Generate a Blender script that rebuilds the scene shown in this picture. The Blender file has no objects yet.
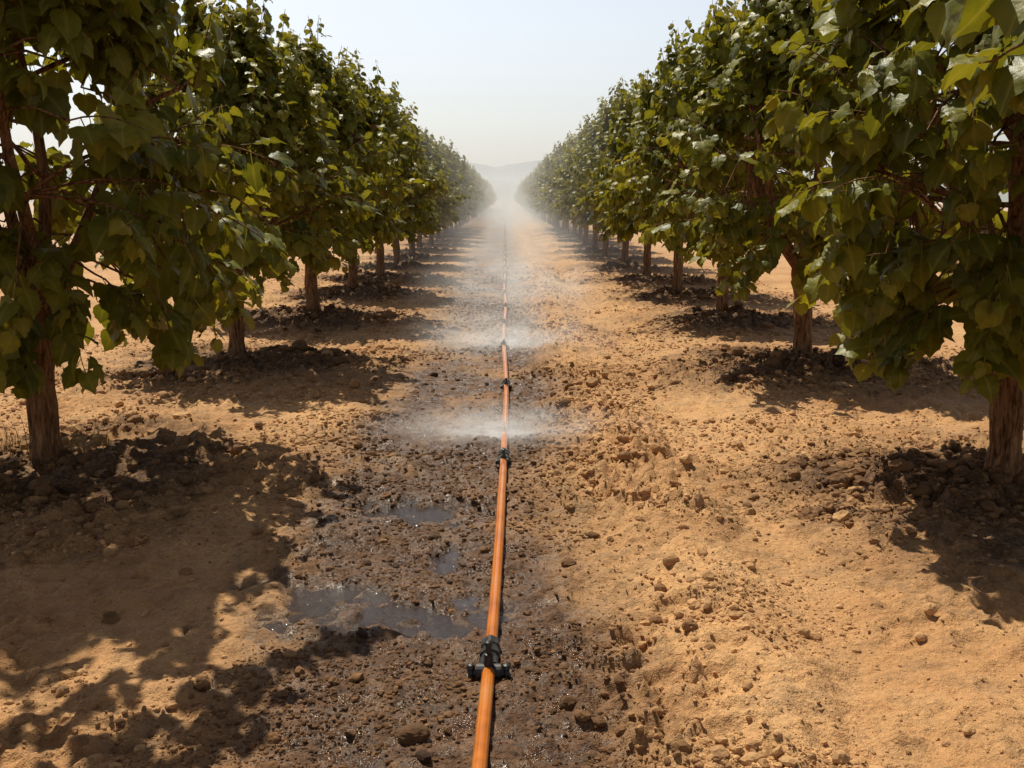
import bpy, math, random
import numpy as np
from mathutils import Vector, Matrix

rng = np.random.default_rng(7)
random.seed(7)
scene = bpy.context.scene
COL = scene.collection

# ------------------------------------------------------------------ noise
def _hash(ix, iy, seed):
    n = (ix.astype(np.int64)*374761393 + iy.astype(np.int64)*668265263 + seed*1274126177) & 0xffffffff
    n = ((n ^ (n >> 13)) * 1274126177) & 0xffffffff
    n = n ^ (n >> 16)
    return (n & 0xffffff) / float(0xffffff)
def vnoise(x, y, seed=0):
    x = np.asarray(x, float); y = np.asarray(y, float)
    ix = np.floor(x); iy = np.floor(y)
    fx = x-ix; fy = y-iy
    ix = ix.astype(np.int64); iy = iy.astype(np.int64)
    ux = fx*fx*fx*(fx*(fx*6-15)+10); uy = fy*fy*fy*(fy*(fy*6-15)+10)
    a = _hash(ix, iy, seed); b = _hash(ix+1, iy, seed)
    c = _hash(ix, iy+1, seed); d = _hash(ix+1, iy+1, seed)
    return (a*(1-ux)+b*ux)*(1-uy)+(c*(1-ux)+d*ux)*uy*1.0 - 0.5
def fbm(x, y, oct=3, seed=0):
    s = 0; a = 1.0; f = 1.0
    for o in range(oct):
        c, sn = math.cos(0.7*o+.3), math.sin(0.7*o+.3)
        s = s + a*vnoise((x*c-y*sn)*f, (x*sn+y*c)*f, seed+o*17)
        a *= 0.5; f *= 2.03
    return s
def sstep(a, b, t):
    t = np.clip((t-a)/(b-a), 0, 1)
    return t*t*(3-2*t)

# ------------------------------------------------------------------ layout
left_trees = [(-2.90, 6.12), (-2.78, 10.25), (-2.71, 14.05), (-2.70, 17.7), (-2.66, 21.3)]
right_trees = [(2.86, 5.52), (3.00, 9.95), (3.02, 13.75), (2.98, 17.3), (2.95, 20.9)]
y = 21.3
while y < 165:
    y += 3.7
    left_trees.append((-2.66+random.uniform(-.08, .08), y+random.uniform(-.12, .12)))
    right_trees.append((2.93+random.uniform(-.08, .08), y-0.3+random.uniform(-.12, .12)))
left_trees.insert(0, (-2.9, 2.35))
right_trees.insert(0, (3.1, 1.95))
all_trees = left_trees+right_trees

PUDDLES = [(-0.46, 3.93, 0.46, 0.24), (-0.74, 4.12, 0.26, 0.18), (-0.30, 3.8, 0.22, 0.18), (-0.42, 5.35, 0.34, 0.24), (-0.28, 4.6, 0.12, 0.2)]
WATER_Z = -0.033

def warpn(x, y): return vnoise(x*2, y*2, 99)
def masks(x, y):
    warp = fbm(x*1.3, y*1.3, 3, 5)
    warp2 = fbm(x*5, y*5, 3, 9)
    xc = x+0.32
    half = 0.66+0.35*warp+0.14*warp2
    wet = 1-sstep(0.0, 0.80, np.abs(xc)-half*0.5)
    wet = np.clip(wet*(0.9+0.6*fbm(x*2.2, y*1.4, 3, 21)), 0, 1)
    left = sstep(0.5, -0.6, x)*(1-sstep(-0.6-0.3*warp, -1.3, x))
    wet = np.clip(wet+0.3*left*sstep(9, 6, y), 0, 1)
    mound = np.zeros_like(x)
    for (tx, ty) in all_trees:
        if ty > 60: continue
        r2 = ((x-tx)/1.3)**2+((y-ty+.2)/1.2)**2  # dark mound soil, spread wider to deepen the shade under the trees
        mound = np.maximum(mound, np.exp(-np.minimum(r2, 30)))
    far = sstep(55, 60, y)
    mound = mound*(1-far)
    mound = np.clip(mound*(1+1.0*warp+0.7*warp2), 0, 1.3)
    pud = np.zeros_like(x)
    for (px, py, ax, ay) in PUDDLES:
        r2 = ((x-px)/ax)**2+((y-py)/ay)**2
        pud = np.maximum(pud, np.exp(-np.minimum(r2, 30)))
    pud = sstep(0.14, 0.72, pud*(1+0.6*warp)+0.55*warp2+0.5*fbm(x*14, y*14, 3, 19))
    pud *= (np.abs(x) < 1.3)*(y < 7)*(y > 2)*sstep(0.12, -0.02, x)
    return wet, mound, pud
def height(x, y, want=False):
    x = np.asarray(x, float); y = np.asarray(y, float)
    wet, mound, pud = masks(x, y)
    near = 1-sstep(25, 60, y)
    h = 0.05*fbm(x*0.45, y*0.35, 2, 1)*sstep(0.3, 2.0, np.abs(x))
    h += -0.014*np.exp(-((x+0.2)/0.6)**2)
    h += 0.045*np.exp(-((x-0.85-0.2*vnoise(y*.5, y*0+3, 4))/0.26)**2)
    h += -0.05*np.exp(-((x-1.35-0.15*vnoise(y*.6, y*0+9, 14))/0.25)**2)
    h += 0.02*np.exp(-((x+1.35)/0.3)**2)
    rough = 0.80+1.1*mound+0.85*np.exp(-((x-0.65)/0.5)**2)-0.25*wet
    h += 0.09*mound
    h += near*rough*(0.030*fbm(x*3.1, y*3.1, 2, 31)+0.028*fbm(x*9, y*9, 3, 41))
    patch = 0.55+1.3*sstep(-.15, .3, fbm(x*1.7, y*1.7, 2, 63))
    lump = np.maximum(0, vnoise(x*15, y*15, 51)+0.05)+0.75*np.maximum(0, vnoise(x*31+y*7, y*31-x*7, 57))
    h += near*rough*patch*0.040*lump
    cr = 1-np.abs(fbm(x*5.2+.4*warpn(x, y), y*5.2, 2, 83))*7
    h -= near*0.014*np.clip(cr, 0, 1)*sstep(-.1, .2, fbm(x*1.1, y*1.1, 2, 87))
    c = fbm(x*4.3, y*4.3, 1, 77)
    h -= near*0.018*sstep(0.22, 0.42, c)
    lowlim = WATER_Z+0.006
    inw = (np.abs(x) < 1.6)*(y < 7.5)
    h = np.where((h < lowlim+0.015)*(inw > 0), lowlim+0.015*np.exp((np.minimum(h, lowlim+.015)-lowlim-0.015)/0.015), h)
    flat = WATER_Z-0.010+0.12*h+0.008*fbm(x*7, y*7, 3, 111)
    h = h*(1-pud)+flat*pud
    if want: return h, wet, mound, pud
    return h

def H1(x, y): return float(height(np.array([x]), np.array([y]))[0])

# ------------------------------------------------------------------ helpers
def link(o, parent=None):
    COL.objects.link(o)
    if parent is not None: o.parent = parent
    return o
def np_mesh(name, V, loops, starts, totals, smooth=True):
    me = bpy.data.meshes.new(name)
    V = np.ascontiguousarray(V, dtype=np.float32)
    me.vertices.add(len(V)); me.vertices.foreach_set('co', V.ravel())
    me.loops.add(len(loops)); me.loops.foreach_set('vertex_index', np.asarray(loops, dtype=np.int32))
    me.polygons.add(len(starts))
    me.polygons.foreach_set('loop_start', np.asarray(starts, dtype=np.int32))
    me.polygons.foreach_set('loop_total', np.asarray(totals, dtype=np.int32))
    me.polygons.foreach_set('use_smooth', np.full(len(starts), smooth, dtype=bool))
    me.update(calc_edges=True)
    return me
def faces_mesh(name, V, faces, smooth=True):
    loops = [i for f in faces for i in f]
    tot = [len(f) for f in faces]
    st = np.concatenate([[0], np.cumsum(tot)[:-1]]) if len(tot) else []
    return np_mesh(name, V, loops, st, tot, smooth)
def fattr(me, name, vals):
    a = me.attributes.new(name, 'FLOAT', 'POINT')
    a.data.foreach_set('value', np.asarray(vals, dtype=np.float32))

class NT:
    def __init__(s, name):
        s.m = bpy.data.materials.new(name); s.m.use_nodes = True
        s.t = s.m.node_tree; s.t.nodes.clear()
        s.out = s.t.nodes.new('ShaderNodeOutputMaterial')
    def n(s, typ, **kw):
        nd = s.t.nodes.new(typ)
        for k, v in kw.items():
            if k in nd.inputs: nd.inputs[k].default_value = v
            else: setattr(nd, k, v)
        return nd
    def l(s, a, b): s.t.links.new(a, b)
    def noise(s, scale, detail=4, rough=0.6, vec=None, dist=0):
        nd = s.n('ShaderNodeTexNoise'); nd.inputs['Scale'].default_value = scale
        nd.inputs['Detail'].default_value = detail; nd.inputs['Roughness'].default_value = rough
        nd.inputs['Distortion'].default_value = dist
        if vec is not None: s.l(vec, nd.inputs['Vector'])
        return nd.outputs['Fac']
    def voro(s, scale, vec):
        nd = s.n('ShaderNodeTexVoronoi'); nd.inputs['Scale'].default_value = scale
        s.l(vec, nd.inputs['Vector']); return nd.outputs['Distance']
    def ramp(s, fac, stops):
        nd = s.n('ShaderNodeValToRGB'); cr = nd.color_ramp
        while len(cr.elements) < len(stops): cr.elements.new(0.5)
        for e, (p, c) in zip(cr.elements, stops):
            e.position = p; e.color = (c[0], c[1], c[2], 1)
        s.l(fac, nd.inputs['Fac']); return nd.outputs['Color']
    def mix(s, fac, a, b, blend='MIX'):
        nd = s.n('ShaderNodeMixRGB'); nd.blend_type = blend
        for k, v in (('Fac', fac), ('Color1', a), ('Color2', b)):
            if isinstance(v, bpy.types.NodeSocket): s.l(v, nd.inputs[k])
            elif k == 'Fac': nd.inputs[k].default_value = v
            else: nd.inputs[k].default_value = (v[0], v[1], v[2], 1)
        return nd.outputs['Color']
    def math(s, op, a, b=0.0, clamp=False):
        nd = s.n('ShaderNodeMath'); nd.operation = op; nd.use_clamp = clamp
        for i, v in enumerate((a, b)):
            if isinstance(v, bpy.types.NodeSocket): s.l(v, nd.inputs[i])
            else: nd.inputs[i].default_value = v
        return nd.outputs[0]
    def attr(s, name):
        nd = s.n('ShaderNodeAttribute'); nd.attribute_name = name; return nd.outputs['Fac']
    def bump(s, h, strength, dist, nrm=None):
        nd = s.n('ShaderNodeBump'); nd.inputs['Strength'].default_value = strength
        nd.inputs['Distance'].default_value = dist; s.l(h, nd.inputs['Height'])
        if nrm is not None: s.l(nrm, nd.inputs['Normal'])
        return nd.outputs['Normal']
    def pbsdf(s, color=None, rough=0.8, nrm=None, spec=0.5, metal=0):
        p = s.n('ShaderNodeBsdfPrincipled')
        if isinstance(color, bpy.types.NodeSocket): s.l(color, p.inputs['Base Color'])
        elif color: p.inputs['Base Color'].default_value = (*color, 1)
        if isinstance(rough, bpy.types.NodeSocket): s.l(rough, p.inputs['Roughness'])
        else: p.inputs['Roughness'].default_value = rough
        if nrm is not None: s.l(nrm, p.inputs['Normal'])
        p.inputs['Specular IOR Level'].default_value = spec
        p.inputs['Metallic'].default_value = metal
        return p
    def surf(s, sh): s.l(sh, s.out.inputs['Surface'])

# ------------------------------------------------------------------ materials
def mat_ground():
    m = NT('soil'); tc = m.n('ShaderNodeTexCoord').outputs['Object']
    big = m.noise(0.9, 3, 0.6, tc); med = m.noise(6, 4, 0.65, tc); fine = m.noise(45, 4, 0.7, tc); grit = m.noise(160, 2, 0.7, tc)
    dry = m.ramp(med, [(0.25, (0.46, 0.225, 0.088)), (0.5, (0.69, 0.390, 0.168)), (0.75, (0.82, 0.53, 0.270))])
    dry2 = m.ramp(fine, [(0.3, (0.28, 0.130, 0.050)), (0.6, (0.78, 0.455, 0.205))])
    dry = m.mix(0.45, dry, dry2)
    dry = m.mix(m.ramp(big, [(0.42, (0, 0, 0)), (0.62, (.6, .6, .6))]), dry, (0.47, 0.228, 0.088))
    wetc = m.ramp(fine, [(0.3, (0.036, 0.016, 0.007)), (0.65, (0.165, 0.078, 0.033))])
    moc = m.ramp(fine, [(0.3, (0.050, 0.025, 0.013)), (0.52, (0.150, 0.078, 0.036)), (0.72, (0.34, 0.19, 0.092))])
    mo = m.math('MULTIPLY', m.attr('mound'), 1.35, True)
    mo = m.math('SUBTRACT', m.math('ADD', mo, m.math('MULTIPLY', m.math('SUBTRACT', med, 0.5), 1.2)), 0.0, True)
    c = m.mix(mo, dry, moc)  # mound soil colour, also carrying some painted tree shade
    w = m.math('ADD', m.attr('wet'), m.math('MULTIPLY', m.math('SUBTRACT', med, 0.5), 0.8), True)
    c = m.mix(w, c, wetc)
    c = m.mix(m.math('MULTIPLY', m.attr('pud'), 0.85), c, (0.035, 0.018, 0.009))
    c = m.mix(0.4, c, m.ramp(grit, [(0.3, (0.45, 0.42, 0.40)), (0.60, (1.08, 1.08, 1.08))]), 'MULTIPLY')
    w2 = m.math('MULTIPLY', m.math('MULTIPLY', w, w), m.ramp(m.noise(9, 3, 0.6, tc), [(0.44, (0.1, .1, .1)), (0.56, (1, 1, 1))]))
    w2 = m.math('ADD', w2, m.math('MULTIPLY', m.attr('pud'), 1.2), True)
    r = m.math('SUBTRACT', 0.95, m.math('MULTIPLY', w2, 0.80), True)
    nb = m.bump(m.voro(24, tc), 0.6, -0.012)
    nb = m.bump(m.noise(28, 4, 0.72, tc), 1.0, 0.024, nb)
    nb = m.bump(grit, 0.8, 0.0040, nb)
    m.surf(m.pbsdf(c, r, nb, 0.5).outputs[0]); return m.m
def mat_clod():
    m = NT('clod_soil'); tc = m.n('ShaderNodeTexCoord').outputs['Object']
    f = m.noise(50, 4, 0.7, tc)
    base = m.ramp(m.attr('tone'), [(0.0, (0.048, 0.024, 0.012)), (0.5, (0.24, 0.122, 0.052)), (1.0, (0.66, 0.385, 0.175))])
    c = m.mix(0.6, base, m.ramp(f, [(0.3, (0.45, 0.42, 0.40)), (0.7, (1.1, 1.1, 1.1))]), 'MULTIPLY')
    m.surf(m.pbsdf(c, 0.85, m.bump(f, 0.7, 0.008), 0.25).outputs[0]); return m.m
def mat_leaf():
    m = NT('leaf_green'); tc = m.n('ShaderNodeTexCoord').outputs['Object']
    g = m.n('ShaderNodeNewGeometry')
    c = m.ramp(m.attr('tone'), [(0.0, (0.062, 0.076, 0.009)), (0.45, (0.150, 0.158, 0.018)), (0.85, (0.255, 0.238, 0.030)), (0.95, (0.27, 0.22, 0.03)), (1.0, (0.24, 0.13, 0.04))])
    c = m.mix(0.35, c, m.ramp(m.noise(25, 3, 0.6, tc), [(0.3, (0.55, .55, .5)), (0.7, (1.35, 1.3, 1.1))]), 'MULTIPLY')
    rib = m.attr('rib')
    c = m.mix(m.math('MULTIPLY', m.math('POWER', rib, 5.0), 0.5), c, (0.36, 0.33, 0.09))
    c = m.mix(m.math('MULTIPLY', g.outputs['Backfacing'], 0.3), c, (0.21, 0.21, 0.07))
    nb = m.bump(m.noise(60, 2, 0.5, tc), 0.5, 0.005)
    p = m.pbsdf(c, 0.42, nb, 0.22)
    tr = m.n('ShaderNodeBsdfTranslucent')
    m.l(m.mix(1.0, c, (1.8, 1.6, 0.45), 'MULTIPLY'), tr.inputs['Color'])
    mx = m.n('ShaderNodeMixShader'); mx.inputs[0].default_value = 0.30
    m.l(p.outputs[0], mx.inputs[1]); m.l(tr.outputs[0], mx.inputs[2])
    m.surf(mx.outputs[0]); return m.m
def mat_bark():
    m = NT('bark'); tc = m.n('ShaderNodeTexCoord').outputs['Object']
    mp = m.n('ShaderNodeMapping'); mp.inputs['Scale'].default_value = (26, 26, 3.2); m.l(tc, mp.inputs['Vector'])
    f = m.noise(1.6, 5, 0.7, mp.outputs[0], 0.6)
    g = m.noise(60, 3, 0.6, tc)
    c = m.ramp(f, [(0.35, (0.05, 0.024, 0.012)), (0.5, (0.24, 0.120, 0.056)), (0.66, (0.42, 0.24, 0.12))])
    c = m.mix(0.4, c, m.ramp(g, [(0.3, (.5, .5, .5)), (0.7, (1.1, 1.1, 1.1))]), 'MULTIPLY')
    m.surf(m.pbsdf(c, 0.9, m.bump(f, 1.0, 0.02), 0.2).outputs[0]); return m.m
def mat_pipe():
    m = NT('orange_plastic'); tc = m.n('ShaderNodeTexCoord').outputs['Object']
    d = m.noise(5, 4, 0.65, tc)
    c = m.ramp(d, [(0.3, (0.38, 0.100, 0.010)), (0.5, (0.56, 0.165, 0.015)), (0.75, (0.54, 0.21, 0.045))])
    m.surf(m.pbsdf(c, m.math('ADD', m.math('MULTIPLY', d, 0.25), 0.10), m.bump(m.noise(90, 2, 0.5, tc), 0.1, 0.001), 0.55).outputs[0]); return m.m
def mat_black():
    m = NT('black_plastic'); tc = m.n('ShaderNodeTexCoord').outputs['Object']
    d = m.noise(60, 4, 0.7, tc)
    c = m.ramp(d, [(0.4, (0.010, 0.010, 0.011)), (0.75, (0.05, 0.042, 0.035))])
    m.surf(m.pbsdf(c, 0.42, None, 0.5).outputs[0]); return m.m
def mat_water():
    m = NT('muddy_water'); tc = m.n('ShaderNodeTexCoord').outputs['Object']
    nb = m.bump(m.noise(16, 5, 0.68, tc), 1.0, 0.016)
    m.surf(m.pbsdf((0.028, 0.015, 0.008), 0.03, nb, 0.8).outputs[0]); return m.m
def mat_simple(name, stops, scale, rough=0.9, spec=0.2):
    m = NT(name); tc = m.n('ShaderNodeTexCoord').outputs['Object']
    m.surf(m.pbsdf(m.ramp(m.noise(scale, 4, 0.6, tc), stops), rough, None, spec).outputs[0]); return m.m
def mat_drop():
    m = NT('water_drop')
    p = m.pbsdf((0.9, 0.92, 0.93), 0.15, None, 0.6)
    m.surf(p.outputs[0]); return m.m
def vol_out(m, d, g, glow):
    v = m.n('ShaderNodeVolumeScatter'); v.inputs['Color'].default_value = (1, 0.97, 0.93, 1); v.inputs['Anisotropy'].default_value = g
    em = m.n('ShaderNodeEmission'); em.inputs['Color'].default_value = (1, 0.93, 0.84, 1)  # emission added to brighten the volume, standing in for multiple scattering
    if isinstance(d, bpy.types.NodeSocket):
        m.l(d, v.inputs['Density']); m.l(m.math('MULTIPLY', d, glow), em.inputs['Strength'])
    else:
        v.inputs['Density'].default_value = d; em.inputs['Strength'].default_value = d*glow
    a = m.n('ShaderNodeAddShader'); m.l(v.outputs[0], a.inputs[0]); m.l(em.outputs[0], a.inputs[1])
    m.l(a.outputs[0], m.out.inputs['Volume'])
    try: m.m.cycles.volume_step_rate = 2.5
    except Exception: pass
    return m.m
def mat_mist(name, dens, power=1.4, nscale=2.0, g=0.3, glow=0.3):
    m = NT(name); tc = m.n('ShaderNodeTexCoord').outputs['Object']
    ln = m.n('ShaderNodeVectorMath'); ln.operation = 'LENGTH'; m.l(tc, ln.inputs[0])
    f = m.math('SUBTRACT', 1.0, ln.outputs['Value'], True)
    f = m.math('POWER', f, power)
    nz = m.ramp(m.noise(nscale, 2, 0.6, tc), [(0.38, (0.08, .08, .08)), (0.64, (1, 1, 1))])
    return vol_out(m, m.math('MULTIPLY', m.math('MULTIPLY', f, nz), dens), g, glow)
def mat_haze(dens): return vol_out(NT('haze_volume'), dens, 0.3, 0.14)

M_ground = mat_ground(); M_clod = mat_clod(); M_leaf = mat_leaf(); M_bark = mat_bark()
M_pipe = mat_pipe(); M_black = mat_black(); M_water = mat_water(); M_drop = mat_drop()
M_dead = mat_simple('dead_leaf', [(0.3, (0.10, 0.05, 0.02)), (0.7, (0.30, 0.17, 0.07))], 18, .8)

# ------------------------------------------------------------------ ground
xs = np.arange(-4.6, 4.6001, 0.018)
ext = 4.6+np.cumsum(0.025*1.13**np.arange(0, 80)); ext = ext[ext < 1500]
xs = np.concatenate([-ext[::-1], xs, ext])
ys = [1.9]
while ys[-1] < 1800:
    ys.append(ys[-1]+max(0.012, 0.0050*ys[-1]))
ys = np.concatenate([[-60, -30, -15, -8, -4, -2, -1, 0, 0.5, 0.9, 1.2, 1.45, 1.6, 1.7, 1.8], ys])
X, Y = np.meshgrid(xs, ys)
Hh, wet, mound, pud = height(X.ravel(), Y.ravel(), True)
V = np.stack([X.ravel(), Y.ravel(), Hh], 1)
nx, ny = len(xs), len(ys)
I = (np.arange(ny-1)[:, None]*nx+np.arange(nx-1)[None, :]).ravel()
Q = np.stack([I, I+1, I+nx+1, I+nx], 1)
me = np_mesh('ground', V, Q.ravel(), np.arange(len(Q))*4, np.full(len(Q), 4))
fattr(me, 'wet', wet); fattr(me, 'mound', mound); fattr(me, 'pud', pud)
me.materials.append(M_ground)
g = link(bpy.data.objects.new('ground', me))
g['kind'] = 'structure'; g['label'] = 'dry tan orchard soil with a wet muddy strip'; g['category'] = 'ground'

# puddle water
n = 64
def puddle(px, py, ax, ay):
    vs = [(0, 0, 0)]; fs = []
    for i in range(n):
        a = 2*math.pi*i/n; vs.append((math.cos(a)*ax, math.sin(a)*ay, 0))
    for i in range(n): fs.append((0, 1+i, 1+(i+1) % n))
    me = faces_mesh('puddle', np.array(vs), fs); me.materials.append(M_water)
    o = link(bpy.data.objects.new('puddle', me)); o.location = (px, py, WATER_Z)
    o['kind'] = 'structure'; o['label'] = 'shallow muddy puddle reflecting the sky'; o['category'] = 'puddle'
puddle(-0.52, 4.1, 0.90, 0.72); puddle(-0.42, 5.42, 0.65, 0.55)

# ------------------------------------------------------------------ clods
import bmesh
def ico(sub):
    bm = bmesh.new(); bmesh.ops.create_icosphere(bm, subdivisions=sub, radius=1)
    v = np.array([q.co[:] for q in bm.verts]); f = np.array([[q.index for q in p.verts] for p in bm.faces]); bm.free(); return v, f
def rock_proto(sub, seed):
    v, f = ico(sub); r = np.random.default_rng(seed)
    k = np.zeros(len(v))
    for i in range(9):
        d = r.normal(size=3); d /= np.linalg.norm(d)
        k += r.uniform(-.22, .22)*np.maximum(0, v@d)**2*1.6
    k += r.normal(size=len(v))*(0.11 if sub < 3 else 0.05)
    out = v*(1+k)[:, None]*np.array([1, r.uniform(.65, .95), r.uniform(.5, .8)])
    return out, f
protoS = [rock_proto(1, 100+i) for i in range(6)]
protoB = [rock_proto(2, 200+i) for i in range(8)]
def rotz_mats(n):
    a = rng.uniform(0, 2*np.pi, n); t = rng.normal(0, .35, n)
    R = np.zeros((n, 3, 3)); c, s = np.cos(a), np.sin(a); ct, st = np.cos(t), np.sin(t)
    R[:, 0, 0] = c; R[:, 0, 1] = -s*ct; R[:, 0, 2] = s*st
    R[:, 1, 0] = s; R[:, 1, 1] = c*ct; R[:, 1, 2] = -c*st
    R[:, 2, 1] = st; R[:, 2, 2] = ct
    return R
def scatter_mesh(name, px, py, size, tone, protos):
    pz = height(px, py); Vs = []; Fs = []; T = []; off = 0
    idx = rng.integers(0, len(protos), len(px)); R = rotz_mats(len(px))
    for k, (pv, pf) in enumerate(protos):
        s = np.where(idx == k)[0]
        if len(s) == 0: continue
        W = np.einsum('nij,vj->nvi', R[s], pv)*size[s][:, None, None]
        W[:, :, 0] += px[s][:, None]; W[:, :, 1] += py[s][:, None]; W[:, :, 2] += (pz[s]+size[s]*0.12)[:, None]
        Vs.append(W.reshape(-1, 3)); n = len(pv)
        Fs.append((pf[None]+(off+np.arange(len(s))*n)[:, None, None]).reshape(-1, 3)); off += len(s)*n
        T.append(np.repeat(tone[s], n))
    Vv = np.concatenate(Vs); F = np.concatenate(Fs)
    me = np_mesh(name, Vv, F.ravel(), np.arange(len(F))*3, np.full(len(F), 3), False)
    fattr(me, 'tone', np.concatenate(T)); me.materials.append(M_clod); return me
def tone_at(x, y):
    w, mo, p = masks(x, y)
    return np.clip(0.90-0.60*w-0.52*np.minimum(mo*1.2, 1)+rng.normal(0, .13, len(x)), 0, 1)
def cand(n, ymin=2.3, ymax=24):
    yy = ymin*np.exp(rng.uniform(0, 1, n)*math.log(ymax/ymin)); xx = rng.uniform(-1, 1, n)*np.minimum(1+0.62*yy, 5.2)
    return xx, yy
def prob(x, y, base=.10):
    w, mo, p = masks(x, y)
    d = base+0.75*np.exp(-((x-0.68)/0.36)**2)+1.0*np.maximum(0, mo-.12)+0.15*np.exp(-((x+1.2)/.4)**2)+0.14*w
    d *= (0.22+1.6*sstep(-.2, .25, fbm(x*1.2, y*1.2, 2, 91)))
    return d*(1-np.minimum(1, p*1.3))
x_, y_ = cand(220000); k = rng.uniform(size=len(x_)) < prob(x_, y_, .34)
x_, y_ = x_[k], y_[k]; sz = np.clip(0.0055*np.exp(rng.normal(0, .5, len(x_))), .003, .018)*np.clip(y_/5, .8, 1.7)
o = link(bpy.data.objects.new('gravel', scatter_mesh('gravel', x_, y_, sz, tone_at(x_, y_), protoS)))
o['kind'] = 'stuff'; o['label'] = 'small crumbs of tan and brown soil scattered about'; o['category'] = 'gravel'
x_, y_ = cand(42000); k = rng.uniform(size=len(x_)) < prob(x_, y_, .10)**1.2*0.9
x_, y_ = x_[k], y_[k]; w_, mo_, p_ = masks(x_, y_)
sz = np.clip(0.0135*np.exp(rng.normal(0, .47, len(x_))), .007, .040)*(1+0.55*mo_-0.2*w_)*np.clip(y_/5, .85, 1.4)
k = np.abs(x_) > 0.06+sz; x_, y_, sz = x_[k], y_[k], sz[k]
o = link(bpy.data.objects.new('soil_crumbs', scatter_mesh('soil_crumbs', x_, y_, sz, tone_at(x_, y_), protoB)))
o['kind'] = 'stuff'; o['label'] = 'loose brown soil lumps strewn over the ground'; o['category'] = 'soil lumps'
big = [(-0.295, 2.93, .045, .22), (0.22, 3.12, .046, .25), (0.31, 3.0, .03, .3), (0.72, 3.62, .034, .55), (0.76, 3.45, .03, .55),
       (0.77, 4.35, .04, .75), (0.92, 4.45, .042, .8), (1.18, 3.72, .03, .85), (1.75, 3.85, .034, .9), (0.68, 4.1, .032, .6),
       (0.62, 3.85, .03, .5), (0.5, 5.4, .045, .5), (0.75, 6.1, .05, .6), (0.95, 6.6, .045, .65), (-1.45, 4.3, .03, .6),
       (-2.3, 5.4, .05, .35), (-1.9, 5.7, .05, .4), (2.3, 5.3, .045, .4), (2.55, 5.05, .05, .35), (-0.75, 2.95, .024, .5),
       (1.5, 2.95, .026, .9), (0.3, 4.5, .035, .3), (0.45, 4.9, .04, .35), (-2.6, 4.6, .04, .5), (1.9, 7.5, .045, .8), (-1.2, 8.2, .045, .7)]
for i, (bx, by, bs, bt) in enumerate(big):
    v, f = rock_proto(3, 300+i)
    v = v*bs
    me = faces_mesh('soil_clod', v, [tuple(q) for q in f.tolist()], False)
    fattr(me, 'tone', np.full(len(v), bt)); me.materials.append(M_clod)
    o = link(bpy.data.objects.new('soil_clod', me)); o.location = (bx, by, H1(bx, by)+bs*0.2); o.rotation_euler = (0, 0, i*1.3)
    o['label'] = ('dark damp brown soil clod on the mud' if bt < .4 else 'dry tan soil clod on the ground'); o['category'] = 'soil clod'; o['group'] = 'soil clods lying on the orchard floor'

# ------------------------------------------------------------------ tubes
def tube(points, radii, sides, off, capend=True):
    pts = [Vector(p) for p in points]; V = []; F = []
    up = Vector((0.31, 0.2, 0.93)) if abs((pts[-1]-pts[0]).normalized().z) < 0.9 else Vector((1, 0.1, 0))
    for i, p in enumerate(pts):
        t = (pts[min(i+1, len(pts)-1)]-pts[max(i-1, 0)]).normalized()
        a = t.cross(up).normalized(); b = t.cross(a).normalized()
        for k in range(sides):
            an = 2*math.pi*k/sides
            q = p+(a*math.cos(an)+b*math.sin(an))*radii[i]
            V.append((q.x, q.y, q.z))
    for i in range(len(pts)-1):
        for k in range(sides):
            k2 = (k+1) % sides
            F.append((off+i*sides+k, off+i*sides+k2, off+(i+1)*sides+k2, off+(i+1)*sides+k))
    if capend:
        F.append(tuple(off+(len(pts)-1)*sides+k for k in range(sides)))
        F.append(tuple(off+k for k in reversed(range(sides))))
    return V, F

# ------------------------------------------------------------------ leaf template (broad heart, pointed, finely toothed, folded)
ROWS = [(0.02, 0.18, -0.12), (0.12, 0.42, -0.09), (0.24, 0.52, -0.02), (0.34, 0.49, 0.0), (0.45, 0.485, 0.05), (0.56, 0.39, 0.02), (0.68, 0.33, 0.06), (0.80, 0.17, 0.03), (1.0, 0.0, 0.0)]
LTV = []; LF = []
for i, (yy0, hw, eo) in enumerate(ROWS):
    if hw == 0: LTV.append((0, yy0)); continue
    for u in (-1, -.5, 0, .5, 1):
        LTV.append((u*hw, yy0+eo*abs(u)))
LTV = np.array(LTV, float)
xx_, yy_ = LTV[:, 0], LTV[:, 1]
zz_ = 0.34*np.abs(xx_)-0.55*xx_**2*1.4-0.34*yy_**2+0.035*np.sin(yy_*19+np.sign(xx_)*1.2)*np.abs(xx_)*3
LTV = np.stack([xx_, yy_, zz_], 1)
nr = len(ROWS)-1
for i in range(nr-1):
    for k in range(4):
        LF.append((i*5+k, i*5+k+1, (i+1)*5+k+1, (i+1)*5+k))
tipi = nr*5
for k in range(4): LF.append(((nr-1)*5+k, (nr-1)*5+k+1, tipi, tipi))
pb = len(LTV)
LTV = np.concatenate([LTV, np.array([[-0.018, -0.5, 0.16], [0.018, -0.5, 0.16], [0.018, 0.04, 0], [-0.018, 0.04, 0]])], 0)
LF.append((pb, pb+1, pb+2, pb+3))
NVL = len(LTV)
LRIB = np.array([1.0 if (abs(v[0]) < .02) else 0.0 for v in LTV])
LF_loops = []; LF_tot = []
for f in LF:
    ff = f if f[2] != f[3] else f[:3]
    LF_loops += list(ff); LF_tot.append(len(ff))
LF_loops = np.array(LF_loops); LF_tot = np.array(LF_tot)
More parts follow.
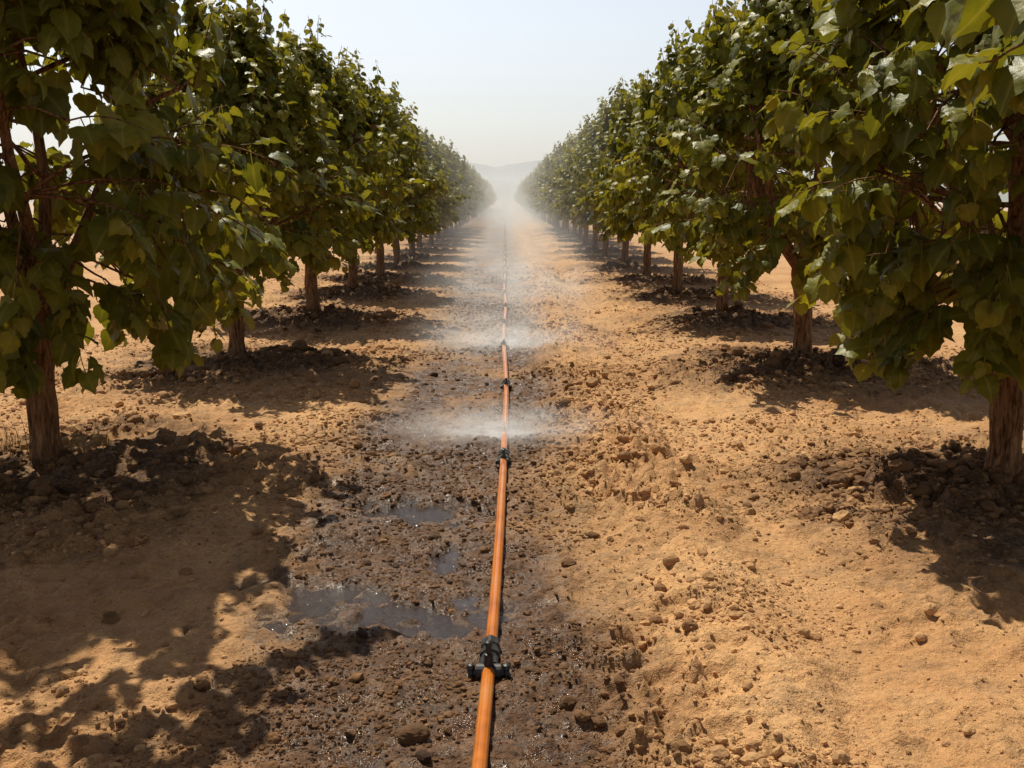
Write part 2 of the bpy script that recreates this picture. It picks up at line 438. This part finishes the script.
def build_leaves(name, base, axis, nrm, size, tone, mat=None, curlmax=2.3):
    a = axis/np.linalg.norm(axis, axis=1)[:, None]
    n = nrm-(nrm*a).sum(1)[:, None]*a; n /= np.linalg.norm(n, axis=1)[:, None]+1e-9
    b = np.cross(a, n)
    N = len(base)
    wv = rng.uniform(0.85, 1.15, N); curl = rng.uniform(0.3, curlmax, N); tw = rng.normal(0, .4, N)
    X = LTV[None, :, 0]*wv[:, None]; Yl = LTV[None, :, 1]+0.5+0*X
    Z = LTV[None, :, 2]*curl[:, None]+tw[:, None]*LTV[None, :, 0]*LTV[None, :, 1]-0.08
    W = base[:, None, :]+size[:, None, None]*(X[..., None]*b[:, None, :]+Yl[..., None]*a[:, None, :]+Z[..., None]*n[:, None, :])
    loops = (LF_loops[None]+(np.arange(N)*NVL)[:, None]).ravel()
    tot = np.tile(LF_tot, N); st = np.concatenate([[0], np.cumsum(tot)[:-1]])
    me = np_mesh(name, W.reshape(-1, 3), loops, st, tot, True)
    fattr(me, 'tone', np.repeat(tone, NVL)); fattr(me, 'rib', np.tile(LRIB, N))
    me.materials.append(mat or M_leaf); return me

PROF = np.array([[0.0, 0.90], [0.12, 1.27], [0.3, 1.47], [0.48, 1.36], [0.66, 1.03], [0.84, 0.60], [1.0, 0.16]])
def hullr(t): return np.interp(t, PROF[:, 0], PROF[:, 1])
def leaf_lists(): return dict(b=[], a=[], n=[], s=[], t=[])
def leafy_shoot(r, LL, st, seg, L, oh, ph, stone, smin=.10, smax=.165, step=.040):
    nlv = max(3, int(L/step))
    for q in range(nlv):
        f = (q+0.5)/nlv*(len(seg)-.001); i0 = min(int(f), len(seg)-1); pp, dq = seg[i0]
        prev = seg[i0-1][0] if i0 > 0 else st
        pos = prev+(pp-prev)*(f-i0)
        phq = ph+q*2.4
        side = dq.cross(Vector((0, 0, 1)))
        if side.length < .1: side = Vector((1, 0, 0))
        side.normalize(); up = side.cross(dq).normalized()
        rad = side*math.cos(phq)+up*math.sin(phq)
        ax = rad*0.8+dq*0.3+oh*0.35+Vector((0, 0, -r.uniform(0.2, 1.5)))+Vector((r.gauss(0, .25), r.gauss(0, .25), 0))
        nn = Vector((0, 0, 1.4))+oh*r.uniform(-.1, 0.9)+Vector((r.gauss(0, .5), r.gauss(0, .5), r.gauss(0, .2)))
        tip = q/nlv
        LL['b'].append(tuple(pos)); LL['a'].append(tuple(ax)); LL['n'].append(tuple(nn))
        LL['s'].append(r.uniform(smin, smax)*(1-0.5*max(0, tip-.55)/.45))
        tn = 0.42+stone+r.gauss(0, .12)+0.3*max(0, tip-.6)/.4
        tn = min(.88, max(0, tn))
        if r.random() < 0.004: tn = 1.0
        LL['t'].append(tn)
def leaves_mesh(name, LL):
    return build_leaves(name, np.array(LL['b']), np.array(LL['a']), np.array(LL['n']), np.array(LL['s']), np.array(LL['t']))
def make_tree(seed, shoots=255, lean=0.0, Z0=0.98, Z1=3.75, smin=.10, smax=.165, gap=.42):
    r = random.Random(seed)
    TV = []; TF = []
    def add(p, rad, s):
        v, f = tube(p, rad, s, len(TV)); TV.extend(v); TF.extend(f)
    pts = []; rad = []
    for i in range(12):
        z = -0.12+i*0.1
        pts.append((lean*z+0.010*math.sin(z*5+seed), 0.012*math.cos(z*4+seed), z))
        rad.append(0.080+0.026*math.exp(-max(z, 0)/0.10)+0.005*math.sin(z*17+seed)+(0.015 if i > 9 else 0))
    n0 = len(TV); add(pts, rad, 26)
    top = Vector(pts[-1])
    for i in range(n0, len(TV)):
        x, y, z = TV[i]; an = math.atan2(y, x-lean*z); k = 1+0.07*math.sin(an*5+seed+z*1.5)+0.05*math.sin(an*9-z*4)+0.03*math.sin(an*13+z*23)
        TV[i] = (lean*z+(x-lean*z)*k, y*k, z)
    def inside(p):
        t = (p.z-Z0)/(Z1-Z0)
        return t < 0.88 and math.hypot(p.x, p.y) < hullr(min(max(t, 0), 1))*0.70
    nl = 6; nodes = []
    for j in range(nl):
        a = 2*math.pi*(j+r.uniform(-.25, .25))/nl; sp = r.uniform(.4, .8) if j else 0.12
        L = r.uniform(2.0, 2.5); p = top-Vector((0, 0, .12)); P = [tuple(p)]; RR = [0.042]
        d = Vector((math.cos(a)*sp, math.sin(a)*sp, 1.0)).normalized(); st = L/8
        for i in range(8):
            d = (d+Vector((r.uniform(-.12, .12), r.uniform(-.12, .12), 0.06))).normalized()
            p = p+d*st
            if not inside(p): break
            P.append(tuple(p)); RR.append(0.042*(1-(i+1)/9)+0.006)
            nodes.append((Vector(p), d.copy()))
        RR[-1] = .006
        add(P, RR, 8)
        for q in range(3, len(P)-1):
            s0 = Vector(P[q]); a2 = a+r.uniform(-1.5, 1.5)
            d2 = Vector((math.cos(a2), math.sin(a2), r.uniform(-.1, .5))).normalized(); P2 = [tuple(s0)]; R2 = [0.015]
            for i in range(4):
                d2 = (d2+Vector((r.uniform(-.15, .15), r.uniform(-.15, .15), r.uniform(-.1, .12)))).normalized()
                s0 = s0+d2*r.uniform(.15, .22)
                if not inside(s0): break
                P2.append(tuple(s0)); R2.append(0.015*(1-(i+1)/5)+.004)
                nodes.append((s0.copy(), d2.copy()))
            if len(P2) > 1: add(P2, R2, 5)
    NP = np.array([tuple(n[0]) for n in nodes])
    LL = leaf_lists()
    lob = [(r.uniform(0, 6.28), r.uniform(.1, .95), r.uniform(-gap, .22)) for _ in range(18)]
    for s in range(shoots+38):
        sprout = s >= shoots
        t = r.random()**0.95; an = r.uniform(0, 2*math.pi)
        if sprout: t = r.uniform(.58, .98)
        k = 0
        for (la, lt, lk) in lob:
            da = (an-la+math.pi) % (2*math.pi)-math.pi
            k += lk*math.exp(-(da/0.45)**2-((t-lt)/0.13)**2)
        rr = hullr(t)*min(1.25, max(.35, 1.03+k))*math.sqrt(r.uniform(0.25, 1.0))
        c = Vector((math.cos(an)*rr+lean, math.sin(an)*rr, Z0+(Z1-Z0)*t))
        oh = Vector((math.cos(an), math.sin(an), 0))
        upk = -0.6+2.6*t+r.uniform(-.35, .35)
        if sprout: upk = 3.0
        d = (oh*(0.9-0.65*t)+Vector((0, 0, upk))+Vector((r.uniform(-.35, .35), r.uniform(-.35, .35), 0))).normalized()
        L = r.uniform(0.35, 0.6)*(r.uniform(1.0, 1.4) if t > 0.6 else 1.0)
        st = c-d*L*0.6
        if sprout: L = r.uniform(.55, 1.0); st = c-d*.2
        i = int(np.argmin(((NP-np.array(st))**2).sum(1))); b0 = Vector(NP[i])
        P = [tuple(b0), tuple((b0+st)/2+Vector((0, 0, .04))), tuple(st)]; p = st.copy(); dd = d.copy(); seg = []
        for q in range(5):
            dd = (dd+Vector((0, 0, -0.16 if t < .6 else 0.02))+Vector((r.uniform(-.1, .1), r.uniform(-.1, .1), 0))).normalized()
            p = p+dd*L/5; P.append(tuple(p)); seg.append((p.copy(), dd.copy()))
        add(P, [0.008, .007, .006, .005, .0045, .004, .003, .0025], 4)
        leafy_shoot(r, LL, st, seg, L, oh, r.uniform(0, 6.28), r.gauss(0, .12), smin, smax)
    me_c = leaves_mesh('crown', LL)
    me_t = faces_mesh('trunk', np.array(TV), TF, True); me_t.materials.append(M_bark)
    return me_t, me_c
variants = [make_tree(11+i*7, lean=[0, 0.02, -0.03, 0.04, 0][i]) for i in range(5)]
variants.append(make_tree(71, 250, 0.045, 0.84, 3.8, .10, .175, .55))
variants.append(make_tree(83, 320, -0.03, 0.84, 3.8, .10, .175, .35))

def add_tree(x, y, var, rot, sc, lab):
    z = H1(x, y)-0.02 if y < 60 else 0
    e = link(bpy.data.objects.new('orchard_tree', None)); e.location = (x, y, z); e.rotation_euler = (0, 0, rot); e.scale = sc
    e.empty_display_size = 0.2
    e['label'] = lab; e['category'] = 'tree'; e['group'] = 'orchard trees planted in two rows'
    for nm, md in (('trunk', variants[var][0]), ('crown', variants[var][1])):
        link(bpy.data.objects.new(nm, md), e)
    return e
near_right = None; near_left = None
for row in (left_trees, right_trees):
    for i, (x, y) in enumerate(row):
        var = (i*2+(0 if row is left_trees else 3)) % 5
        s = random.uniform(.96, 1.05)
        lab = 'leafy green orchard tree on a low soil mound'
        rot = random.uniform(0, 6.28)
        if i == 0: rot = 0.0; s = 1.0
        zs = random.uniform(.93, 1.05)*(0.92 if (row is left_trees and i > 1) else 1.0)
        sy_ = s
        if i == 1: var = 5 if row is left_trees else 6; s = 1.03; sy_ = 1.0; zs = 1.04 if row is left_trees else 1.0; rot = 0.0
        if i > 1: s *= .98; sy_ = s
        if i == 2 and row is right_trees: s = sy_ = 1.08; zs = .98
        e = add_tree(x, y, var, rot, (s, sy_, zs), lab)
        if row is right_trees and i == 0: near_right = e
        if row is left_trees and i == 0: near_left = e
# long leafy boughs of the nearest trees reaching out
def boughs(tree, lst, seed, oh, stone):
    tree.scale = (1, 1, 1)
    r = random.Random(seed); LL = leaf_lists(); TV = []; TF = []
    o0 = Vector(tree.location)
    for (pts, smin, smax, step) in lst:
        P = [Vector(p)-o0 for p in pts]; Q = []
        for i in range(len(P)-1):
            for k in range(4): Q.append(P[i].lerp(P[i+1], k/4)+Vector((0, 0, .012*math.sin(i*2+k*1.5))))
        Q.append(P[-1]); n = len(Q)
        v, f = tube([tuple(q) for q in Q], [.011*(1-i/n)+.0025 for i in range(n)], 6, len(TV)); TV.extend(v); TF.extend(f)
        m0 = n//3; seg = [(Q[i], (Q[i]-Q[i-1]).normalized()) for i in range(m0+1, n)]
        L = sum((Q[i]-Q[i-1]).length for i in range(m0+1, n))
        leafy_shoot(r, LL, Q[m0], seg, L, oh, r.uniform(0, 6), stone, smin, smax, step)
    c1 = leaves_mesh('leaf_cluster', LL)
    me = faces_mesh('branch', np.array(TV), TF, True); me.materials.append(M_bark)
    link(bpy.data.objects.new('branch', me), tree)
    link(bpy.data.objects.new('leaf_cluster', c1), tree)
boughs(near_right, [
    ([(3.1, 2.1, 1.6), (2.3, 2.5, 2.15), (1.8, 2.55, 2.38), (1.40, 2.5, 2.32), (1.12, 2.48, 2.24)], .19, .26, .07),
    ([(3.1, 2.1, 1.5), (2.4, 2.8, 1.95), (1.9, 3.0, 2.16), (1.60, 3.1, 2.16), (1.43, 3.12, 2.10)], .14, .2, .055),
    ([(3.1, 2.1, 1.6), (2.5, 3.0, 2.15), (2.0, 3.4, 2.36), (1.65, 3.5, 2.42), (1.46, 3.5, 2.38)], .14, .2, .055),
    ([(3.1, 2.1, 1.6), (2.6, 3.2, 2.1), (2.2, 3.7, 2.3), (1.9, 3.9, 2.35), (1.75, 4.0, 2.2)], .13, .19, .05)], 5, Vector((-1, .2, 0)).normalized(), -.08)
boughs(near_left, [  # boughs added mostly above the view to cast dappled shade on the left
    ([(-2.9, 2.4, 1.7), (-2.4, 3.4, 2.6), (-2.0, 4.0, 2.86), (-1.75, 4.4, 2.92), (-1.6, 4.6, 2.86)], .13, .19, .04),
    ([(-2.9, 2.4, 1.7), (-2.6, 3.6, 2.6), (-2.4, 4.3, 2.9), (-2.1, 4.9, 2.95), (-1.9, 5.2, 2.9)], .13, .19, .04),
    ([(-2.9, 2.4, 1.7), (-2.9, 3.4, 2.6), (-2.8, 4.2, 2.9), (-2.7, 4.7, 2.9)], .13, .19, .04),
    ([(-2.9, 2.4, 1.7), (-2.2, 3.2, 2.5), (-1.8, 3.7, 2.7), (-1.5, 4.1, 2.8)], .13, .19, .04),
    ([(-2.9, 2.4, 1.7), (-2.3, 3.6, 2.65), (-1.9, 4.5, 2.95), (-1.55, 5.1, 3.05), (-1.35, 5.4, 3.05)], .13, .19, .045)], 8, Vector((.6, .8, 0)), 0.0)

# fallen leaves on the mounds
fx = []; fy = []
for (tx, ty) in all_trees:
    if ty > 20: continue
    for _ in range(90):
        a = random.uniform(0, 6.28); q = abs(random.gauss(0, .75))+.1
        fx.append(tx+math.cos(a)*q); fy.append(ty+math.sin(a)*q-.1)
fx = np.array(fx); fy = np.array(fy); N = len(fx); fz = height(fx, fy)+.018
ang = rng.uniform(0, 6.28, N); sz = rng.uniform(.045, .085, N)
axd = np.stack([np.cos(ang), np.sin(ang), rng.normal(0, .15, N)], 1); nrd = np.stack([rng.normal(0, .35, N), rng.normal(0, .35, N), np.ones(N)], 1)
me = build_leaves('fallen_leaves', np.stack([fx, fy, fz], 1), axd, nrd, sz, np.ones(N), M_dead, 1.6)
o = link(bpy.data.objects.new('fallen_leaves', me)); o['kind'] = 'stuff'; o['label'] = 'dry brown leaves fallen under the trees'; o['category'] = 'fallen leaves'

# dry grass tufts by the first left trunk
GV = []; GF = []
for _ in range(130):
    cx, cy = random.choice([(-3.15, 6.35), (-3.3, 6.15), (-2.75, 6.35), (-3.4, 6.6)])
    bx = cx+random.gauss(0, .09); by = cy+random.gauss(0, .09); bz = H1(bx, by)-.01
    a = random.uniform(0, 6.28); hgt = random.uniform(.06, .19); ln = random.uniform(.02, .12)
    dx, dy = math.cos(a), math.sin(a); k = len(GV); wd = .003
    GV += [(bx-dy*wd, by+dx*wd, bz), (bx+dy*wd, by-dx*wd, bz), (bx+dx*ln*.4+dy*wd*.8, by+dy*ln*.4-dx*wd*.8, bz+hgt*.65), (bx+dx*ln*.4-dy*wd*.8, by+dy*ln*.4+dx*wd*.8, bz+hgt*.65), (bx+dx*ln, by+dy*ln, bz+hgt)]
    GF += [(k, k+1, k+2, k+3), (k+3, k+2, k+4)]
me = faces_mesh('dry_grass', np.array(GV), GF); me.materials.append(mat_simple('straw', [(0.3, (0.22, 0.17, 0.05)), (0.7, (0.45, 0.34, 0.14))], 9))
o = link(bpy.data.objects.new('dry_grass', me)); o['kind'] = 'stuff'; o['label'] = 'thin dry grass tufts beside a tree trunk'; o['category'] = 'grass'

# ------------------------------------------------------------------ irrigation pipe
def pipe_x(y): return -0.005-0.075*max(0, (6.4-y)/3.7)**1.5*(1 if y < 6.4 else 0)+0.014*math.sin(y*0.9)*min(1, max(0, (y-3)/5))
PR = 0.024
yy = list(np.arange(1.2, 12, 0.12))+list(np.arange(12, 40, 0.6))+list(np.arange(40, 161, 4))
ysm = np.array(yy)
hz = np.array([max(H1(pipe_x(v)+dx, v) for dx in (-.02, 0, .02)) if v < 45 else 0.0 for v in yy])
ker = np.ones(9)/9; hp = np.convolve(np.pad(hz, 4, mode='edge'), ker, mode='valid')
hp = hp+PR*0.95+0.006+0.03*np.clip((ysm-12)/10, 0, 1)
def pipe_z(y): return float(np.interp(y, ysm, hp))
V, F = tube([(pipe_x(v), v, pipe_z(v)) for v in yy], [PR]*len(yy), 20, 0)
me = faces_mesh('irrigation_pipe', np.array(V), F, True); me.materials.append(M_pipe)
o = link(bpy.data.objects.new('irrigation_pipe', me))
o['label'] = 'long orange plastic irrigation pipe lying on wet soil'; o['category'] = 'irrigation pipe'

def lathe_y(prof, sides=24, ribs=0):
    V = []; F = []
    for (yv, rv) in prof:
        for k in range(sides):
            a = 2*math.pi*k/sides; rr = rv*(1+(0.05*(1 if (k//2) % 2 else -1) if ribs else 0))
            V.append((rr*math.cos(a), yv, rr*math.sin(a)))
    for i in range(len(prof)-1):
        for k in range(sides):
            k2 = (k+1) % sides; F.append((i*sides+k, (i+1)*sides+k, (i+1)*sides+k2, i*sides+k2))
    F.append(tuple(range(sides))); F.append(tuple(reversed([(len(prof)-1)*sides+k for k in range(sides)])))
    return V, F
def rot_to_x(V): return [(v[1], v[0], v[2]) for v in V]
def rot_to_z(V): return [(v[0], v[2], v[1]) for v in V]
collar = lathe_y([(-.105, .026), (-.105, .034), (-.05, .036), (-.048, .030), (-.02, .030), (-.018, .038), (.012, .038), (.014, .031), (.05, .031), (.052, .036), (.105, .034), (.105, .026)], 24, 1)
armp = [(-.074, .012), (-.074, .019), (-.060, .021), (-.058, .015), (-.046, .019), (-.044, .031), (.044, .031), (.046, .019), (.058, .015), (.060, .021), (.074, .019), (.074, .012)]
av, af = lathe_y(armp, 16); arm = (rot_to_x(av), [tuple(reversed(f)) for f in af])
def knob(side):
    v, f = lathe_y([(-.035, .010), (-.03, .018), (-.012, .019), (-.01, .012), (.012, .012), (.014, .017), (.026, .013), (.03, .004)], 14, 1)
    v = [(a+side*0.064, b, c) for (a, b, c) in rot_to_z(v)]
    return v, [tuple(reversed(q)) for q in f]
nv, nf = lathe_y([(0, .018), (.045, .016), (.047, .011), (.075, .010), (.078, .015), (.09, .013), (.095, .004)], 14)
nozzle = (rot_to_z(nv), [tuple(reversed(q)) for q in nf]); nozzle = ([(a, b, c+0.024) for (a, b, c) in nozzle[0]], nozzle[1])
sv, sf = lathe_y([(-.16, .002), (-.12, .008), (-.03, .010), (0.0, .012)], 10)
stake = ([(a+.045, b, c-.012) for (a, b, c) in rot_to_z(sv)], [tuple(reversed(q)) for q in sf])
PM = {}
for nm, (v, f) in (('clamp', collar), ('cross_arm', arm), ('nozzle', nozzle), ('stake', stake)):
    me = faces_mesh(nm, np.array(v), f, False); me.materials.append(M_black); PM[nm] = me
for s, nm in ((-1, 'knob_l'), (1, 'knob_r')):
    v, f = knob(s); me = faces_mesh('knob', np.array(v), f, False); me.materials.append(M_black); PM[nm] = me
spr = [3.40, 6.3, 8.9, 11.3, 13.3, 15.3, 17.5, 19.7, 22]+[24+2.5*i for i in range(20)]
for i, sy in enumerate(spr):
    e = link(bpy.data.objects.new('sprinkler', None)); e.location = (pipe_x(sy), sy, pipe_z(sy)); e.empty_display_size = .1
    e.rotation_euler = (0, 0, -(pipe_x(sy+.05)-pipe_x(sy-.05))/.1)
    e['label'] = 'black plastic sprinkler fitting clamped on the orange pipe'; e['category'] = 'sprinkler'; e['group'] = 'sprinklers spaced along the irrigation pipe'
    for nm, key, off in (('clamp', 'clamp', .07), ('cross_arm', 'cross_arm', -.055), ('nozzle', 'nozzle', -.055), ('stake', 'stake', -.055), ('knob', 'knob_l', -.055), ('knob', 'knob_r', -.055)):
        if i > 0 and nm in ('stake', 'knob'): continue
        c = link(bpy.data.objects.new(nm, PM[key]), e); c.location = (0, off, -0.004 if nm == 'cross_arm' else 0)
        if i > 0 and nm == 'cross_arm': c.scale = (.7, .9, .9)
        if i > 0 and nm == 'nozzle': c.scale = (.8, .8, .7)

# ------------------------------------------------------------------ spray droplets
octv = np.array([[1, 0, 0], [-1, 0, 0], [0, 1, 0], [0, -1, 0], [0, 0, 1.3], [0, 0, -1.3]], float)
octf = np.array([[0, 2, 4], [2, 1, 4], [1, 3, 4], [3, 0, 4], [2, 0, 5], [1, 2, 5], [3, 1, 5], [0, 3, 5]])
def spray(cx, cy, n, R, hmax, size):
    an = rng.uniform(0, 2*np.pi, n); jet = rng.integers(0, 18, n)*2*np.pi/18+rng.normal(0, .05, n)
    an = np.where(rng.uniform(size=n) < .6, jet, an)
    u = rng.uniform(0, 1, n)**1.5; reach = R*rng.uniform(.4, 1.0, n)
    x = cx+np.cos(an)*u*reach*1.3; y = cy+np.sin(an)*u*reach*.8
    z = 0.05+4*hmax*u*(1-u)*rng.uniform(.3, 1.3, n)+np.abs(rng.normal(0, .03, n))
    return np.stack([x, y, np.maximum(z, -0.01)], 1), size*np.exp(rng.normal(0, .4, n))
for (sy, n, R, hm, sz) in ((6.95, 3000, .85, .10, .0015), (11.5, 700, .8, .12, .0018), (15.5, 450, .85, .15, .002), (19.9, 350, .9, .18, .0024)):
    P, S = spray(pipe_x(sy), sy, n, R, hm, sz)
    W = P[:, None, :]+octv[None]*S[:, None, None]
    F = (octf[None]+(np.arange(n)*6)[:, None, None]).reshape(-1, 3)
    me = np_mesh('water_spray', W.reshape(-1, 3), F.ravel(), np.arange(len(F))*3, np.full(len(F), 3), True); me.materials.append(M_drop)
    o = link(bpy.data.objects.new('water_spray', me)); o['kind'] = 'stuff'; o['label'] = 'fine white water droplets sprayed around a sprinkler'; o['category'] = 'water spray'

# ------------------------------------------------------------------ mist volumes
sv_, sf_ = ico(4)
def mist(x, y, z, sx, sy, sz, mat):
    me = faces_mesh('mist', sv_, [tuple(q) for q in sf_.tolist()], True); me.materials.append(mat)
    o = link(bpy.data.objects.new('mist', me)); o.location = (x, y, z); o.scale = (sx, sy, sz)
    o['kind'] = 'stuff'; o['label'] = 'drifting white water mist over the wet soil'; o['category'] = 'mist'
m0 = mat_mist('mist_core', 6.0, 1.6, 2.5, glow=.5)
m1 = mat_mist('mist_dense', 2.4, 1.5, 4.0, glow=.45)
m1b = mat_mist('mist_light', 0.8, 1.8, 4.0, glow=.4)
m2 = mat_mist('mist_soft', 0.36, 1.4, 2.5, glow=.3)
m3 = mat_mist('mist_far', 0.07, 1.1, 2.0, glow=.14)
mist(-0.12, 7.0, 0.02, .50, .30, .16, m0)
mist(0.0, 7.1, 0.02, 1.25, .7, .22, m1)
mist(0.0, 11.4, 0.03, 1.0, .7, .24, m1)
mist(0.02, 11.7, 0.05, 1.6, 2.2, .6, m1b)
mist(0.02, 17.5, 0.08, 1.9, 6.0, 1.1, m2)
mist(0.05, 30, 0.1, 2.5, 15, 2.4, m3)
mist(0.0, 70, 0.1, 2.8, 40, 3.0, m3)
def box(name, lo, hi, mat):
    V = [(x, y, z) for x in (lo[0], hi[0]) for y in (lo[1], hi[1]) for z in (lo[2], hi[2])]
    F = [(0, 1, 3, 2), (4, 6, 7, 5), (0, 4, 5, 1), (2, 3, 7, 6), (0, 2, 6, 4), (1, 5, 7, 3)]
    me = faces_mesh(name, np.array(V), F, False); me.materials.append(mat)
    o = link(bpy.data.objects.new(name, me)); o['kind'] = 'stuff'; o['label'] = 'thin pale haze hanging over the distant orchard'; o['category'] = 'haze'
box('haze', (-40, 20, -0.5), (40, 200, 5.2), mat_haze(0.008))

# ------------------------------------------------------------------ far hills
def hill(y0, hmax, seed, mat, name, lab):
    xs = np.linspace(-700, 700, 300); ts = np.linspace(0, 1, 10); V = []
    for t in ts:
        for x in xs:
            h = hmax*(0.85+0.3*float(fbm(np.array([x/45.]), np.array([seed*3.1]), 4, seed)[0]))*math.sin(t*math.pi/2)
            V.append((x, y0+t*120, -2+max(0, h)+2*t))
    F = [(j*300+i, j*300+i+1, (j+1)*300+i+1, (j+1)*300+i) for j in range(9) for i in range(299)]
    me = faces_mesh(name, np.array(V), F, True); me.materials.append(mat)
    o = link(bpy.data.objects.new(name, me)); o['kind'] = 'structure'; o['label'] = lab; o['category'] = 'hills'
hill(800, 42, 3, mat_simple('far_hill', [(0.3, (0.25, 0.28, 0.305)), (0.7, (0.28, 0.31, 0.33))], .02), 'hills', 'low pale blue hills fading into haze')  # distance haze put into the pale hill colour
hill(420, 13, 8, mat_simple('near_hill', [(0.3, (0.17, 0.19, 0.185)), (0.7, (0.21, 0.22, 0.205))], .05), 'hills', 'low hazy green rise beyond the orchard')  # greyed green, with distance haze put into the colour

# ------------------------------------------------------------------ sun, sky, camera
d = Vector((0.66, -1.30, -2.4)).normalized()
L = bpy.data.lights.new('sun', 'SUN'); L.energy = 5.0; L.angle = math.radians(0.5); L.color = (1, 0.93, 0.77)
so = link(bpy.data.objects.new('sun', L)); so.rotation_euler = d.to_track_quat('-Z', 'Y').to_euler()
w = bpy.data.worlds.new('World'); scene.world = w; w.use_nodes = True; nt = w.node_tree; nt.nodes.clear()
sky = nt.nodes.new('ShaderNodeTexSky'); sky.sky_type = 'NISHITA'; sky.sun_disc = False
sky.sun_elevation = math.asin(-d.z); sky.sun_rotation = math.atan2(-d.x, -d.y)
sky.air_density = 1.0; sky.dust_density = 2.0; sky.ozone_density = 1.0
hs = nt.nodes.new('ShaderNodeHueSaturation'); hs.inputs['Saturation'].default_value = 0.45
tcw = nt.nodes.new('ShaderNodeTexCoord'); sp = nt.nodes.new('ShaderNodeSeparateXYZ'); nt.links.new(tcw.outputs['Generated'], sp.inputs[0])
rp = nt.nodes.new('ShaderNodeValToRGB'); rp.color_ramp.elements[0].position = 0.30; rp.color_ramp.elements[0].color = (1, 1, 1, 1)
rp.color_ramp.elements[1].position = 0.65; rp.color_ramp.elements[1].color = (.30, .30, .33, 1)  # sky dimmed toward the unseen zenith to cut fill light
nt.links.new(sp.outputs['Z'], rp.inputs['Fac'])
mm = nt.nodes.new('ShaderNodeMixRGB'); mm.blend_type = 'MULTIPLY'; mm.inputs['Fac'].default_value = 1.0
bg = nt.nodes.new('ShaderNodeBackground'); bg.inputs['Strength'].default_value = 0.143
wo = nt.nodes.new('ShaderNodeOutputWorld')
nt.links.new(sky.outputs[0], hs.inputs['Color']); nt.links.new(hs.outputs[0], mm.inputs['Color1']); nt.links.new(rp.outputs[0], mm.inputs['Color2'])
nt.links.new(mm.outputs[0], bg.inputs['Color']); nt.links.new(bg.outputs[0], wo.inputs['Surface'])

cam = bpy.data.cameras.new('camera'); cam.lens = 35; cam.sensor_width = 36; cam.clip_end = 4000
co = link(bpy.data.objects.new('camera', cam)); co.location = (0, 0, 1.7)
co.rotation_euler = (math.radians(90-10.6), 0, math.radians(-0.4))
scene.camera = co
scene.view_settings.view_transform = 'Standard'; scene.view_settings.look = 'None'; scene.view_settings.exposure = 0
